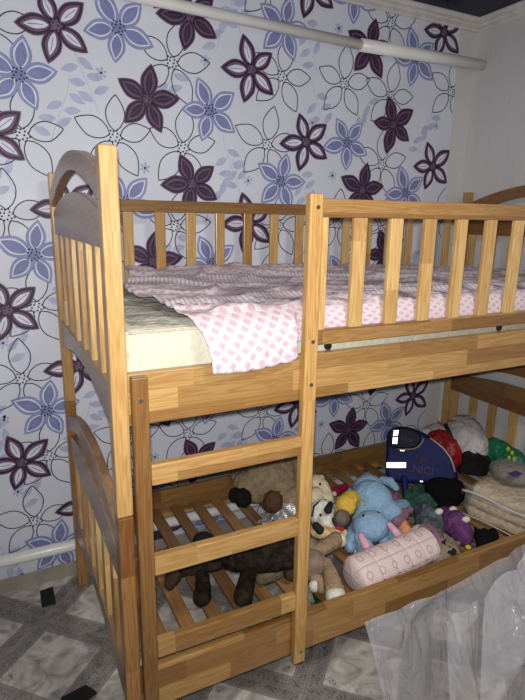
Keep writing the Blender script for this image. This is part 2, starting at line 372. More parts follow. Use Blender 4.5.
for ex in (0, 1):
    for T, zslat, name in ((H, .56, 'upper'), (ZJ, .52, 'lower')):
        xa = (lambda d: d) if ex == 0 else (lambda d: L-d)
        x0, x1 = sorted((xa(.003), xa(.034)))
        part(MB().band(ys, [T+par2(y, -.06, .03) for y in ys], [T+par2(y, -.125, -.024) for y in ys], x0, x1), name+'_headboard_arch', (wY, wYr)[ex], mods=[('Bevel','BEVEL',dict(width=.003, segments=2, limit_method='ANGLE'))])
        x0, x1 = sorted((xa(.007), xa(.029)))
        part(MB().band(ys, [T+par2(y, -.145, -.085) for y in ys], [T-.225 for y in ys], x0, x1), name+'_headboard_panel', (wY, wYr)[ex], mods=[('Bevel','BEVEL',dict(width=.002, segments=2, limit_method='ANGLE'))])
        part(MB().band(ys, [T-zslat for y in ys], [T+par2(y, -zslat-.115, -zslat-.055) for y in ys], x0, x1), name+'_headboard_bottom_rail', (wY, wYr)[ex])
        x0, x1 = sorted((xa(.010), xa(.027)))
        for c in ([.889,.75,.61,.47,.33,.19,.075] if ex == 0 else [.95,.812,.68,.543,.406,.27,.133]):
            part(MB().box(x0, x1, c-.024, c+.024, T-zslat-.01, T-.215, .002), 'headboard_slat', wZ)
YB = .006  # front of the side boards
def sx(mb, *a, **k): return mb.box(*a, **k)
part(MB().box(PT, L-PT, YB, YB+.026, 1.122, 1.257, .003), 'upper_side_board', wX)
part(MB().box(PT, L-PT, W-.034, W-.008, 1.122, 1.257, .003), 'upper_side_board', wX)
part(MB().box(PT, L-PT, YB, YB+.026, .246, .384, .003), 'lower_side_board', wXb)
part(MB().box(PT, L-PT, W-.036, W-.010, .262, .384, .003), 'lower_side_board', wXd)
part(MB().box(.565, L-PT, YB-.002, YB+.020, 1.636, 1.686, .003), 'front_guard_top_rail', wXg)
part(MB().box(.565, L-PT, YB-.002, YB+.020, 1.281, 1.326, .003), 'front_guard_bottom_rail', wXg)
part(MB().box(PT, L-PT, W-.052, W-.030, 1.646, 1.693, .003), 'back_guard_top_rail', wXd)
part(MB().box(PT, L-PT, W-.052, W-.030, 1.300, 1.345, .003), 'back_guard_bottom_rail', wXd)
for k in range(12):
    xx = .585+.1309*k
    if xx < L-PT-.02: part(MB().box(xx-.023, xx+.023, YB, YB+.017, 1.322, 1.640, .003), 'guard_slat', wZ)
for k in range(15):
    xx = .154+.1335*k
    if xx < L-PT-.02: part(MB().box(xx-.021, xx+.021, W-.049, W-.033, 1.34, 1.65, .003), 'guard_slat', wZ)
# slatted bases
part(MB().box(PT, L-PT, YB+.026, YB+.05, .262, .285), 'slat_ledge', wX); part(MB().box(PT, L-PT, W-.060, W-.036, .262, .285), 'slat_ledge', wX)
part(MB().box(PT, L-PT, YB+.026, YB+.05, 1.135, 1.165), 'slat_ledge', wX); part(MB().box(PT, L-PT, W-.058, W-.034, 1.135, 1.165), 'slat_ledge', wX)
for k in range(20):
    xx = .155+.1*k
    if xx < L-.08: part(MB().box(xx-.025, xx+.025, YB+.028, W-.038, .285, .299, .002), 'bed_slat', wYs)
for k in range(10): part(MB().box(.15+.2*k-.03, .15+.2*k+.03, YB+.03, W-.036, 1.165, 1.18, .002), 'bed_slat', wYs)
# ladder
ys0, ys1 = -.022, .006
st = part(MB().box(.0455, .0865, ys0, ys1, 0, 1.254, .004), 'ladder_stile', wood('pine_ladder_left', 'Z', light=(156,118,70), dark=(124,90,50), block=1.4, lam=.5, red=.1))
part(MB().tube([(.066,ys0-.003,1.195),(.066,ys0+.003,1.195)], .0055, 12), 'bolt', steel, st)
st2 = part(MB().box(.529, .571, ys0, ys1, .228, 1.697, .005), 'ladder_stile', wood('pine_ladder_right', 'Z', light=(194,156,96), dark=(170,130,74), block=1.2, lam=.5, red=.1))
for z in (1.662, 1.30, 1.175, .275): part(MB().tube([(.552,ys0-.003,z),(.552,ys0+.003,z)], .0055, 12), 'bolt', steel, st2)
for z in (1.02, .756, .493): part(MB().box(.0865, .529, ys0+.001, ys1-.002, z-.058, z, .004), 'ladder_rung', wX)

# ------------------------------------------------------------------ mattress and blanket on the top bunk
matt = thing('mattress', (L/2, W/2, 1.18), 'thick cream mattress with quilted cover on the top bunk', 'mattress')
cream = M('cream_damask_ticking', (198,193,174), .75, (186,181,162), 40, bump=.7, bscale=70, dist=.006)
creamt = M('quilted_mattress_top', (190,187,174), .7, (176,173,160), 14, bump=.9, bscale=16, dist=.03)
MB().box(.046, 2.152, .036, .968, 1.181, 1.360, .016).obj('mattress_body', cream, matt, smooth=True)
def topfn(u, v):
    x = .052+2.094*u; y = .042+.92*v
    e = min(1, min(u, 1-u)*30)*min(1, min(v, 1-v)*14)
    q = abs(math.sin((x*1.0+y*.35)*math.pi/.16))**.5*abs(math.sin((y)*math.pi/.23))**.5
    return Vector((x, y, 1.357+e*(.004+.009*q+.006*noise.noise(Vector((x*6, y*6, 1))))))
MB().grid(topfn, 150, 60).obj('quilted_top', creamt, matt)
for z in (1.352, 1.205, 1.199):
    c = [(.058,.036),(2.14,.036),(2.152,.05),(2.152,.955),(2.14,.968),(.058,.968),(.046,.955),(.046,.05),(.058,.036)]
    MB().tube([(x, y, z) for x, y in c], .003 if z > 1.3 else .0018, 8).obj('piping', cream, matt)
for x in (.64, 1.36, 2.0):
    MB().tube([(x,.03,1.268),(x,.037,1.268)], .012, 14).obj('air_vent', black, matt)

def blanket_mat():
    m, nt, N, Lk, b = newmat('pink_and_white_checked_muslin')
    uv = N.new('ShaderNodeUVMap'); sp = N.new('ShaderNodeSeparateXYZ'); Lk.new(uv.outputs[0], sp.inputs[0])
    u, v = sp.outputs[0], sp.outputs[1]
    def tri(q, s): return math_(N, Lk, 'ABSOLUTE', math_(N, Lk, 'SUBTRACT', math_(N, Lk, 'FRACT', math_(N, Lk, 'DIVIDE', math_(N, Lk, 'ADD', q, 10), s)), .5))
    d1 = math_(N, Lk, 'ADD', tri(u, .042), tri(v, .042))          # diamonds
    uu, vv = math_(N, Lk, 'ADD', u, .021), math_(N, Lk, 'ADD', v, .021)
    d2 = math_(N, Lk, 'ADD', tri(uu, .042), tri(vv, .042))
    dia = math_(N, Lk, 'LESS_THAN', math_(N, Lk, 'MINIMUM', d1, d2), .29)
    zone = math_(N, Lk, 'GREATER_THAN', tri(math_(N, Lk, 'ADD', v, -.1), .5), .14)           # bands of fine stripes between bands of diamonds
    stripe = math_(N, Lk, 'GREATER_THAN', tri(u, .016), .27)
    pat = N.new('ShaderNodeMix'); pat.data_type = 'FLOAT'; Lk.new(zone, pat.inputs[0]); Lk.new(stripe, pat.inputs[2]); Lk.new(dia, pat.inputs[3])
    mx = N.new('ShaderNodeMix'); mx.data_type = 'RGBA'; mx.inputs[6].default_value = lin((206,196,200)); mx.inputs[7].default_value = lin((198,158,170))
    Lk.new(math_(N, Lk, 'MULTIPLY', pat.outputs[0], .85), mx.inputs[0])
    gz = N.new('ShaderNodeMix'); gz.data_type = 'RGBA'; gz.inputs[7].default_value = lin((172,166,172)); Lk.new(mx.outputs[2], gz.inputs[6])  # grey of the stripes: shade under grazing light put into the cloth's colour
    st = math_(N, Lk, 'MULTIPLY', math_(N, Lk, 'MULTIPLY', stripe, math_(N, Lk, 'SUBTRACT', 1.0, zone)), .8); Lk.new(st, gz.inputs[0]); Lk.new(gz.outputs[2], b.inputs['Base Color'])
    b.inputs['Roughness'].default_value = .9; b.inputs['Specular IOR Level'].default_value = .15
    n = N.new('ShaderNodeTexNoise'); n.inputs['Scale'].default_value = 45; n.inputs['Detail'].default_value = 4; Lk.new(uv.outputs[0], n.inputs[0])
    bp = N.new('ShaderNodeBump'); bp.inputs['Strength'].default_value = .5; bp.inputs['Distance'].default_value = .008; Lk.new(n.outputs[0], bp.inputs['Height']); Lk.new(bp.outputs[0], b.inputs['Normal'])
    return m
def smooth(a, b, t): t = min(1, max(0, (t-a)/(b-a))); return t*t*(3-2*t)
def blanket(u, v):
    # v: 0 at the hanging front hem ... 0.18 over the mattress edge ... 1 at the back guard
    if v > .16:
        y = .045+(.965-.045)*(v-.16)/.84
    else: y = None
    yy = y if y is not None else .045
    xl = .185 + .012*math.sin(yy*9) + .07*smooth(.55, .97, yy) + .062*(1-smooth(0, .26, v))
    x = xl + (2.135-xl)*u
    flap = 1-smooth(.500, .527, x)
    zt = 1.385 + .03*smooth(.6, .97, yy)*(1-smooth(.9, 1.8, x)) - .008*smooth(1.2, 2.1, x)
    if y is None:
        t = 1-v/.16                          # 0 at the edge, 1 at the hem
        yb = (-.020*flap+.0315*(1-flap)); zb = (1.247+.008*math.sin(x*14))*flap + 1.29*(1-flap)
        y = .045+(yb-.045)*math.sin(min(1, t*1.7)*math.pi/2)
        z = zt+(zb-zt)*t**1.25
        fold = .007*math.sin(x*70+t*3)*t*flap
        y -= abs(fold)
    else: z = zt
    wr = noise.fractal(Vector((x*3+y*2, y*6, z*3)), 1.1, 2.0, 3)
    r2 = 1-abs(noise.noise(Vector((x*4-y*4, y*7+x*3, 4))))*2
    amp = .013 if v > .16 else .002
    z += amp*wr + (.018*max(0, r2)**3 if v > .16 else 0)
    if v > .18: z = max(z, 1.379)
    return Vector((x, y, z))
bl = MB().grid(blanket, 260, 120, uvs=lambda u, v: (u*1.95, v*1.15))
tag(bl.obj('blanket', blanket_mat(), mods=[('Solid','SOLIDIFY',dict(thickness=.003, offset=1))]), 'rumpled pink and white checked muslin blanket spread over the mattress', 'blanket')
# rolled edge of the blanket along the back guard

# ------------------------------------------------------------------ things lying on the lower bunk
ZS = .299
def fab(name, c, c2=None, b=.8, bs=90, r=.95, **k): return M(name, c, r, c2, 40, bump=b, bscale=bs, spec=.12, dist=.006, **k)
def cap(mb, a, b, ra, rb): return mb.chain([a, b], [ra, rb])
CD = (CAM - Vector((1.2, .45, .35))).normalized()      # from the toys back towards the room

# light blue plush toy lying on its back, generic long-eared animal
bluef = fab('light_blue_plush', (150,182,208), (134,166,196), 1, 120); pinkf = fab('pink_plush_lining', (226,176,190), (210,160,176)); 
whitef = fab('white_plush', (226,222,210), (206,202,190), 1, 110); creamf = fab('cream_plush', (222,208,176), (200,184,150), 1, 110)
t = thing('blue_plush_toy', at(375, 540, z=ZS), 'large light blue plush animal with floppy pink-lined ears lying among the toys', 'plush toy')
b = MB(); P = at(371, 505, z=.43)
b.ball(at(372, 500, z=.43), (.088, .095, .085), sub=3); b.ball(at(369, 490, z=.43), (.075, .075, .07), sub=3)
b.ball(at(385, 512, z=.40), .05); b.chain([at(392, 512, z=.40), at(403, 506, z=.37)], [.045, .034])
b.chain([at(365, 512, z=.40), at(355, 530, z=.37), at(351, 546, z=.345)], [.040, .032, .030])
b.ball(at(371, 526, z=.41), (.080, .070, .062), sub=3)
blob(b, 'body', bluef, t, .006, 8, .006, .02)
for (p, q, s, e) in (((389,484,.45),(395,488,.45),.026,None),):
    b = MB(); b.chain([at(382, 480, z=.45), at(390, 482, z=.455), at(396, 488, z=.45)], [.018, .024, .016]); blob(b, 'ear', bluef, t, .005, 5, .004)
for name, pts, rs, ipts in (('foot', [(381,532,.37),(386,545,.34)], [.022,.03], None), ('paw', [(361,538,.38),(365,549,.345)], [.030,.040], [(361,536,.430),(366,546,.405)]), ('paw', [(388,528,.39),(399,541,.355)], [.028,.038], [(390,525,.440),(400,538,.405)])):
    b = MB(); b.chain([at(u, v, z=z) for u, v, z in pts], rs); o = blob(b, name, bluef, t, .005, 5, .004)
    if ipts: blob(MB().chain([at(u, v, z=z) for u, v, z in ipts], [.013, .019]), 'pink_lining', pinkf, o, .004, 6)
dk = M('black_embroidery', (22,22,26), .8)
for u, v in ((363.5, 516), (378, 513.5)):
    p = at(u, v, z=.462); MB().ball(p, (.006,.006,.010), sub=2).obj('eye', dk, t)
plumf = fab('plum_plush', (72,34,74), (54,22,56), 1, 110)
t = thing('plum_plush_toy', at(385, 548, z=ZS), 'small dark plum plush toy squashed under the light blue plush animal', 'plush toy')
blob(MB().chain([at(372, 554, z=.325), at(386, 545, z=.325), at(392, 538, z=.33)], [.022, .03, .024]), 'body', plumf, t, .006, 4, .005)
for u, v in ((356, 550), (381, 553)): blob(MB().ball(at(u, v, z=.335), .016), 'paw', whitef, t, .004, 3)

# yellow cap toy with grey snout
yel = fab('yellow_felt', (226,190,84), (206,168,64)); gsn = fab('grey_brown_plush', (122,106,96), (100,86,78))
t = thing('hooded_plush_toy', at(344, 528, z=ZS), 'plush toy with a yellow pointed hood and grey snout beside the blue plush', 'plush toy')
b = MB(); b.chain([at(346, 505, z=.46), at(349, 499, z=.47), at(355, 493, z=.48)], [.046, .036, .012]); b.chain([at(355, 493, z=.48), at(362, 504, z=.50)], [.011, .008])
blob(b, 'hood', yel, t, .005, 6, .004)
blob(MB().ball(at(342, 518, z=.44), (.036, .034, .036), sub=3).ball(at(343, 520, z=.39), .036), 'snout', gsn, t, .005, 5, .003)
b = MB(); c0 = at(342, 518, z=.475); rr = [c0 + Rt*(.036*math.cos(a)) + Up*(.040*math.sin(a)) for a in [math.pi*(1.0+1.05*k/14) for k in range(15)]]
b.tube(rr, .0055, 8); b.obj('dark_rim', dk, t, smooth=True)
redf = fab('red_felt', (182,50,58))
blob(MB().chain([at(337, 527.5, z=.44), at(342, 529, z=.44)], [.008, .009]), 'tongue', redf, t, .003, 3)

# white puppy with black ears and yellow clothes
t = thing('puppy_plush_toy', at(325, 540, z=ZS), 'white plush puppy with black ears and yellow printed clothes next to the ladder', 'plush toy')
b = MB(); b.ball(at(322, 513, z=.40), (.062,.055,.062), sub=3).ball(at(328, 522, z=.39), (.045,.045,.045), sub=3).ball(at(333, 511, z=.38), .035)
blob(b, 'head', whitef, t, .005, 6, .005)
hood = fab('grey_striped_hood', (150,148,152), (120,118,124))
for pts, rs in (([(330.5,504,.455),(328,510,.455)], [.013,.018]), ([(316,526,.40),(320,530,.39)], [.018,.020])):
    blob(MB().chain([at(u, v, z=z) for u, v, z in pts], rs), 'ear', dk, t, .004, 3)
MB().tube([at(*p, z=z) for p, z in (((312,516),.44),((314,506),.452),((320,501),.458),((326,500),.455))], .004, 8).obj('hood_piping', dk, t, smooth=True)
MB().ball(at(320.5, 515, z=.462), (.006,.006,.006)).obj('eye', dk, t)
yp = fab('yellow_printed_cotton', (226,206,120), (214,170,150), .6, 50)
b = MB(); b.chain([at(317, 530, z=.37), at(330, 535, z=.37), at(342, 534, z=.36)], [.034, .032, .026]); b.chain([at(340,530,z=.36), at(345,540,z=.34)], [.022,.018])
blob(b, 'clothes', yp, t, .005, 5, .006, .03)
for p in ((347,535,.355),(350,530,.355)): blob(MB().ball(at(p[0],p[1],z=p[2]), (.016,.013,.014)), 'paw', pinkf, t, .004, 3)

# cream teddy behind
t = thing('teddy_bear', at(320, 500, z=ZS), 'cream coloured plush bear slumped behind the white puppy', 'plush toy')
b = MB(); b.ball(at(315, 484, z=.42), (.05,.045,.045), sub=3); b.chain([at(322,486,z=.42), at(327,500,z=.38)], [.034,.036]); b.ball(at(314, 500, z=.38), (.06,.05,.06), sub=3)
b.ball(at(308, 477, z=.445), .018); b.ball(at(321, 478, z=.445), .018); b.ball(at(334,494,z=.36), .015)
blob(b, 'body', creamf, t, .006, 6, .006)
for u, v in ((311,483),(320,484)): MB().ball(at(u, v, z=.462), .006).obj('eye', dk, t)
t = thing('crimson_cloth', at(340, 492, z=ZS), 'small crumpled crimson cloth tucked behind the yellow hood', 'cloth')
blob(MB().chain([at(334,492,z=.33), at(345,487,z=.32)], [.024,.02]), 'cloth_body', fab('crimson_cloth', (140,30,58)), t, .006, 3, .01, .03)

# taupe rabbit
taupe = fab('taupe_plush', (144,124,108), (124,104,90), 1, 120); tan = fab('tan_plush', (170,144,116), (152,126,100), 1, 120)
t = thing('rabbit_plush_toy', at(320, 580, z=ZS), 'taupe plush rabbit with tan legs and white feet propped by the ladder', 'plush toy')
b = MB(); b.ball(at(313, 566, z=.37), (.055,.05,.065), sub=3).ball(at(308, 548, z=.38), (.045,.04,.045), sub=3)
blob(b, 'body', taupe, t, .006, 6, .005)
o = blob(MB().chain([at(316,552,z=.385), at(328,545,z=.38), at(336,540,z=.375)], [.028,.032,.034]), 'arm', tan, t, .005, 4, .004)
blob(MB().ball(at(340.5,540.5,z=.372), (.026,.026,.03)), 'paw', whitef, o, .005, 3)
o = blob(MB().chain([at(327,562,z=.39), at(331,576,z=.372), at(334,590,z=.35)], [.018,.030,.038]), 'leg', tan, t, .005, 4, .004)
blob(MB().ball(at(335.5,596,z=.343), (.038,.034,.034), sub=3), 'foot', whitef, o, .005, 3, .003)
o = blob(MB().chain([at(313,574,z=.35), at(322,586,z=.335)], [.026,.030]), 'leg', tan, t, .005, 4, .004)
blob(MB().ball(at(315,586,z=.335), (.026,.022,.024)), 'foot', whitef, o, .005, 3, .003)
MB().ball(at(322.5,539.5,z=.40), .006).obj('nose', dk, t)

# pink knitted blanket roll
def knit():
    m, nt, N, Lk, b = newmat('pale_pink_knit')
    uv = N.new('ShaderNodeUVMap'); sp = N.new('ShaderNodeSeparateXYZ'); Lk.new(uv.outputs[0], sp.inputs[0])
    u, v = sp.outputs[0], sp.outputs[1]
    def tri(q, s): return math_(N, Lk, 'ABSOLUTE', math_(N, Lk, 'SUBTRACT', math_(N, Lk, 'FRACT', math_(N, Lk, 'DIVIDE', q, s)), .5))
    k = math_(N, Lk, 'ADD', tri(u, .012), tri(v, .010))
    r = math_(N, Lk, 'SQRT', math_(N, Lk, 'ADD', math_(N, Lk, 'POWER', tri(u, .062), 2), math_(N, Lk, 'POWER', tri(v, .07), 2)))
    ring = math_(N, Lk, 'MULTIPLY', math_(N, Lk, 'GREATER_THAN', r, .14), math_(N, Lk, 'LESS_THAN', r, .24))
    band = math_(N, Lk, 'LESS_THAN', tri(v, .07), .06)
    mk = math_(N, Lk, 'MAXIMUM', ring, math_(N, Lk, 'GREATER_THAN', tri(v, .07), .46))
    mx = N.new('ShaderNodeMix'); mx.data_type = 'RGBA'; mx.inputs[6].default_value = lin((226,204,200)); mx.inputs[7].default_value = lin((176,144,140))
    Lk.new(math_(N, Lk, 'MULTIPLY', mk, .55), mx.inputs[0]); Lk.new(mx.outputs[2], b.inputs['Base Color']); b.inputs['Roughness'].default_value = .95; b.inputs['Specular IOR Level'].default_value = .1
    bp = N.new('ShaderNodeBump'); bp.inputs['Strength'].default_value = .45; bp.inputs['Distance'].default_value = .004; Lk.new(k, bp.inputs['Height']); Lk.new(bp.outputs[0], b.inputs['Normal'])
    return m
ra, rb_ = at(352, 577, z=.366), at(429, 543, z=.366); ax = (rb_-ra).normalized(); sd = ax.cross(Vector((0,0,1))).normalized(); ln = (rb_-ra).length
def rollfn(s, a):
    # s along the roll with rounded ends folded in, a around
    e = min(s, 1-s); rad = .066*(1-(1-min(1, e/.05))**2*.35)
    if e <= 0: rad = .002
    th = a*2*math.pi; f = 1+.05*math.cos(3*th+.5)+.02*noise.noise(Vector((s*9, math.cos(th)*2, math.sin(th)*2)))
    f += -.05*max(0, math.sin(s*math.pi*2*5.5+a*3))**8
    return ra + ax*(ln*s) + sd*(rad*f*math.cos(th)*1.08) + Vector((0,0,1))*(rad*f*math.sin(th)*.98)
b = MB().grid(rollfn, 120, 48, uvs=lambda s, a: (s*ln, a*.42)); bmesh.ops.remove_doubles(b.bm, verts=b.bm.verts, dist=.0004)
tag(b.obj('rolled_blanket', knit()), 'pale pink knitted blanket rolled up behind the lower front rail', 'blanket')

# small toys right of the blue plush
t = thing('peach_plush_toy', at(404, 540, z=ZS), 'small peach and mauve plush figure right of the blue plush', 'plush toy')
blob(MB().chain([at(403,514,z=.39), at(397,521,z=.38)], [.028,.028]).ball(at(410,510,z=.385), .018), 'head', fab('mauve_plush', (146,110,130), (124,92,112)), t, .005, 4, .004)
blob(MB().chain([at(402,524,z=.365), at(406,532,z=.345)], [.024,.03]), 'body', fab('peach_plush', (232,158,112), (214,140,96)), t, .005, 4, .004)
t = thing('violet_pompom', at(395, 505, z=.36), 'small violet plush ball behind the blue plush toy', 'plush toy'); blob(MB().ball(at(394,498,z=.41), .02).ball(at(396,494,z=.41), .014), 'ball_body', fab('violet_plush', (128,78,128)), t, .004, 3, .004)
t = thing('white_soft_ball', at(419, 540, z=ZS), 'small off-white soft ball between the pink roll and the green cloth', 'ball'); blob(MB().ball(at(419,533,z=.345), (.04,.035,.034), sub=3), 'ball_body', whitef, t, .005, 4, .005)

def cloth_patch(name, quad, mat, label, z0, amp, cat='cloth', n=(40,40), lift=.03, sd_=0, thick=.004, group=None):
    # a crumpled piece of cloth over the corners given as photo positions on a height
    q = [at(u, v, z=z0) for u, v in quad]
    def fn(a, b_):
        p = (q[0]*(1-a)+q[1]*a)*(1-b_)+(q[3]*(1-a)+q[2]*a)*b_
        e = min(a, 1-a, b_, 1-b_)*4; e = min(1, e)
        r = 1-abs(noise.noise(Vector((p.x*17+sd_, p.y*17, sd_)))) * 2
        p = p + Vector((noise.noise(Vector((a*3, b_*3, sd_)))*.02, noise.noise(Vector((a*3, b_*3, sd_+9)))*.02, 0))
        p.z = z0 + lift*e**.6 + amp*(.5+noise.noise(Vector((p.x*13, p.y*13, sd_+3)))) + amp*.7*max(0, r)**2
        return p
    return tag(MB().grid(fn, *n).obj(name, mat, mods=[('Solid','SOLIDIFY',dict(thickness=thick, offset=1))]), label, cat, group)
cloth_patch('green_cloth', [(404,520),(440,512),(436,494),(404,496)], fab('green_cloth', (54,92,78), (38,70,62)), 'crumpled dark green cloth in front of the backpack', .302, .03, sd_=2, lift=.035)
cloth_patch('grey_garment', [(416,536),(442,560),(444,528),(412,508)], fab('slate_grey_garment', (98,106,112), (70,78,84)), 'crumpled slate grey garment between the white ball and purple slipper', .304, .03, sd_=5, lift=.05)
cloth_patch('mauve_scarf', [(420,530),(438,548),(443,542),(428,524)], fab('dusty_mauve_scarf', (156,118,130)), 'narrow dusty mauve scarf lying over the grey garment', .372, .012, sd_=8, lift=.012, n=(24,16))
lace = M('beige_cloth_black_lace', (150,132,116), .9, (138,120,104), 30, bump=.5, bscale=80, dist=.005)
cloth_patch('beige_garment', [(420,566),(456,566),(460,548),(424,536)], lace, 'beige garment with black lace trim beside the lower front rail', .303, .02, sd_=11, lift=.03)
b = MB(); rg = random.Random(3)
for k in range(26):
    p = at(446+rg.uniform(-4,4)+k*.5, 541+k*.85, z=.352); b.ball(p, (rg.uniform(.006,.012), rg.uniform(.006,.012), .006))
tag(b.obj('lace_trim', dk), 'black lace trim lying on the beige garment', 'lace')

# purple dotted slipper / toy
pur = fab('purple_knit', (118,70,120), (88,48,94), 1, 60)
t = thing('purple_slipper', at(456, 540, z=ZS), 'purple fluffy slipper edged with white dots next to the clear bag', 'slipper')
blob(MB().chain([at(446,516,z=.345), at(456,524,z=.36), at(463,536,z=.34)], [.045,.058,.042]), 'slipper_body', pur, t, .006, 5, .01, .012)
for u, v, a in ((439,511.5,.0),(453,509.5,.0),(466,519.5,.5)):
    blob(MB().ball(at(u, v, z=.40), (.022,.016,.015)), 'white_dot', whitef, t, .004, 3)
t = thing('small_brooch', at(469, 549, z=ZS), 'tiny yellow and blue hair clip on a bare slat near the front rail', 'hair clip')
MB().ball(at(468,547,z=.312), (.013,.013,.010)).obj('yellow_flower', M('yellow_plastic', (206,196,50), .4), t)
MB().ball(at(475,549,z=.308), (.016,.012,.007)).obj('blue_clip', M('blue_plastic', (76,92,150), .4), t)
cloth_patch('black_sock', [(478,555),(502,553),(494,536),(474,532)], fab('black_sock', (20,20,22)), 'crumpled black sock between the purple slipper and the clear bag', .303, .02, sd_=14, lift=.025, cat='sock')

# blue backpack
navyf = M('royal_blue_nylon', (10,26,86), .6, (7,18,66), 6, spec=.25, bump=.4, bscale=18, dist=.01); navyd = M('dark_navy_nylon', (11,14,34), .6, spec=.25, bump=.3, bscale=40)
refl = M('reflective_tape', (252,252,252), .42, (248,248,248), 5, metal=1.0)
bpk = thing('school_backpack', at(420, 482, z=ZS), 'blue school backpack with silver reflective tape and a dark pocket lying by the back rail', 'backpack')
n_ = (CAM - Vector((1.75, .72, .43))); n_.z *= .8; n_.normalize()
rx = Vector((0,0,1)).cross(n_).normalized(); uz = n_.cross(rx).normalized(); O = at(388, 480, d=2.93); K = 2.85/FPX
def bq(u, v, dep=0):      # a point on the pack's front, measured from its lower left corner
    r = ray(u, v); s = (O-CAM).dot(n_)/r.dot(n_); return CAM + r*s + n_*dep
def slab(pts, d0, d1, name, mat, par, bev=.012):
    b = MB(); f0 = [b.bm.verts.new(bq(u, v, d0)) for u, v in pts]; f1 = [b.bm.verts.new(bq(u, v, d1)) for u, v in pts]
    b.bm.faces.new(f0); b.bm.faces.new(f1[::-1]); k = len(pts)
    for i in range(k): b.bm.faces.new((f0[i], f0[(i+1)%k], f1[(i+1)%k], f1[i]))
    return b.obj(name, mat, par, smooth=False, mods=[('Bevel','BEVEL',dict(width=bev, segments=4, limit_method='ANGLE', angle_limit=.6))])
def spl(pts, n=6):         # Catmull-Rom through a closed outline
    out = []; k = len(pts)
    for i in range(k):
        a, b_, c, d = (Vector(pts[(i+j-1)%k]) for j in range(4))
        for q in range(n):
            t_ = q/n; out.append(tuple(.5*((2*b_)+(c-a)*t_+(2*a-5*b_+4*c-d)*t_*t_+(3*b_-a-3*c+d)*t_**3)))
    return out
slab(spl([(386,476),(386,450),(388,432),(400,427),(418,431),(436,441),(449,453),(456,468),(456,481),(430,484),(400,483)]), -.13, .0, 'pack_body', navyf, bpk, .022)
slab(spl([(391,446),(390,432),(396,428),(410,428.5),(419,433),(421,440),(416,447),(404,448.5)]), -.004, .022, 'top_pocket', navyd, bpk, .010)
MB().tube([bq(u, v, .006) for u, v in spl([(398,448),(410,449),(419,446),(422,438)][:4])[:18]], .0035, 6).obj('pocket_piping', M('beige_piping', (170,140,130), .6), bpk)
MB().tube([bq(u, v, .002) for u, v in ((430,438),(437,443),(444,449),(450,457),(453,464),(455,472))], .0045, 8).obj('front_piping', M('beige_piping', (186,160,150), .6), bpk, smooth=True)
def plate(u0, v0, u1, v1, d, name, mat, par, sk=0):
    b = MB(); q = [b.bm.verts.new(bq(u, v, d)) for u, v in ((u0+sk,v0),(u1+sk,v0),(u1,v1),(u0,v1))]; r = [b.bm.verts.new(bq(u, v, d+.003)) for u, v in ((u0+sk,v0),(u1+sk,v0),(u1,v1),(u0,v1))]
    b.bm.faces.new(r)
    for i in range(4): b.bm.faces.new((q[i], q[(i+1)%4], r[(i+1)%4], r[i]))
    return b.obj(name, mat, par)
plate(393.3, 430, 398, 435.6, .021, 'reflective_tape', refl, bpk, 1); plate(392.6, 437, 397.4, 443.5, .021, 'reflective_tape', refl, bpk, .6)
plate(386.5, 462.3, 406, 467.8, .001, 'reflective_tape', refl, bpk); plate(400.2, 449.8, 404.6, 451, .003, 'reflective_tape', refl, bpk); plate(420, 480.5, 423, 482, .001, 'reflective_tape', refl, bpk)
def lettering(txt, u, v, size, mat, dep, par, name, ext=.001):
    cu = bpy.data.curves.new(name, 'FONT'); cu.body = txt; cu.size = size; cu.extrude = ext
    o = bpy.data.objects.new(name, cu); C.objects.link(o); o.parent = par
    mw = Matrix((rx, uz, n_)).transposed().to_4x4(); mw.translation = bq(u, v, dep) - wloc(par); o.matrix_local = mw; cu.materials.append(mat)
    bpy.context.view_layer.update(); me = bpy.data.meshes.new_from_object(o.evaluated_get(bpy.context.evaluated_depsgraph_get())); q = bpy.data.objects.new(name, me); C.objects.link(q); q.parent = par; q.matrix_local = mw
    if not me.materials: me.materials.append(mat)
    bpy.data.objects.remove(o); q.name = name; return q
lettering('NICI', 412, 472, .052, M('rust_embroidery', (92,52,70), .8), .002, bpk, 'embroidered_name')
lettering('nice', 401, 440, .036, M('grey_embroidery', (70,74,92), .8), .024, bpk, 'pocket_lettering')
b = MB()
for k in range(9):
    a = k*math.pi/8; c0 = bq(424, 463, .003); b.tube([c0+rx*(.012*math.cos(a))+uz*(.008*math.sin(a)), c0+rx*(.028*math.cos(a))+uz*(.022*math.sin(a))], .002, 5)
b.obj('emblem', M('rust_embroidery', (98,50,66), .8), bpk)
blob(MB().chain([bq(404,478,-.01), bq(406,496,.03)], [.02,.018]), 'strap', navyf, bpk, .006, 3)

# white bag with red scribbles, red bag, black pouch, green bag
wb = M('white_plastic_bag', (190,186,184), .5, (168,164,164), 12, bump=1, bscale=14, dist=.03)
t = thing('white_drawstring_bag', at(455, 470, z=ZS), 'white bag with red scribbled print standing behind the backpack', 'bag')
b = MB(); b.ball(at(462, 442, x=1.98), (.13,.12,.15), sub=3).ball(at(438, 434, x=1.88), (.12,.07,.06), sub=3).ball(at(470, 448, x=1.99), (.09,.10,.13), sub=3)
blob(b, 'bag_body', wb, t, .009, 6, .03, .07)
rl = M('red_print', (150,40,50), .7); 
bd = lambda u, v, d=.0: at(u, v, d=3.10+d)
for pts in ([(438,421),(441,425),(446,424),(449,421),(455,420),(457,426),(460,431),(465,432),(467,427),(462,421)], [(450,419),(456,429),(458,438),(455,444)]):
    MB().tube([bd(u, v) for u, v in pts], .004, 6).obj('red_scribble', rl, t, smooth=True)
MB().tube([bd(445,424,-.02), bd(451,436,-.03), bd(455,448,-.04), bd(458,458,-.05)], [.012,.010,.009,.007], 8).obj('dark_cord', dk, t, smooth=True)
t = thing('red_bag', at(438, 470, z=ZS), 'crumpled red bag squeezed between the blue backpack and the white bag', 'bag')
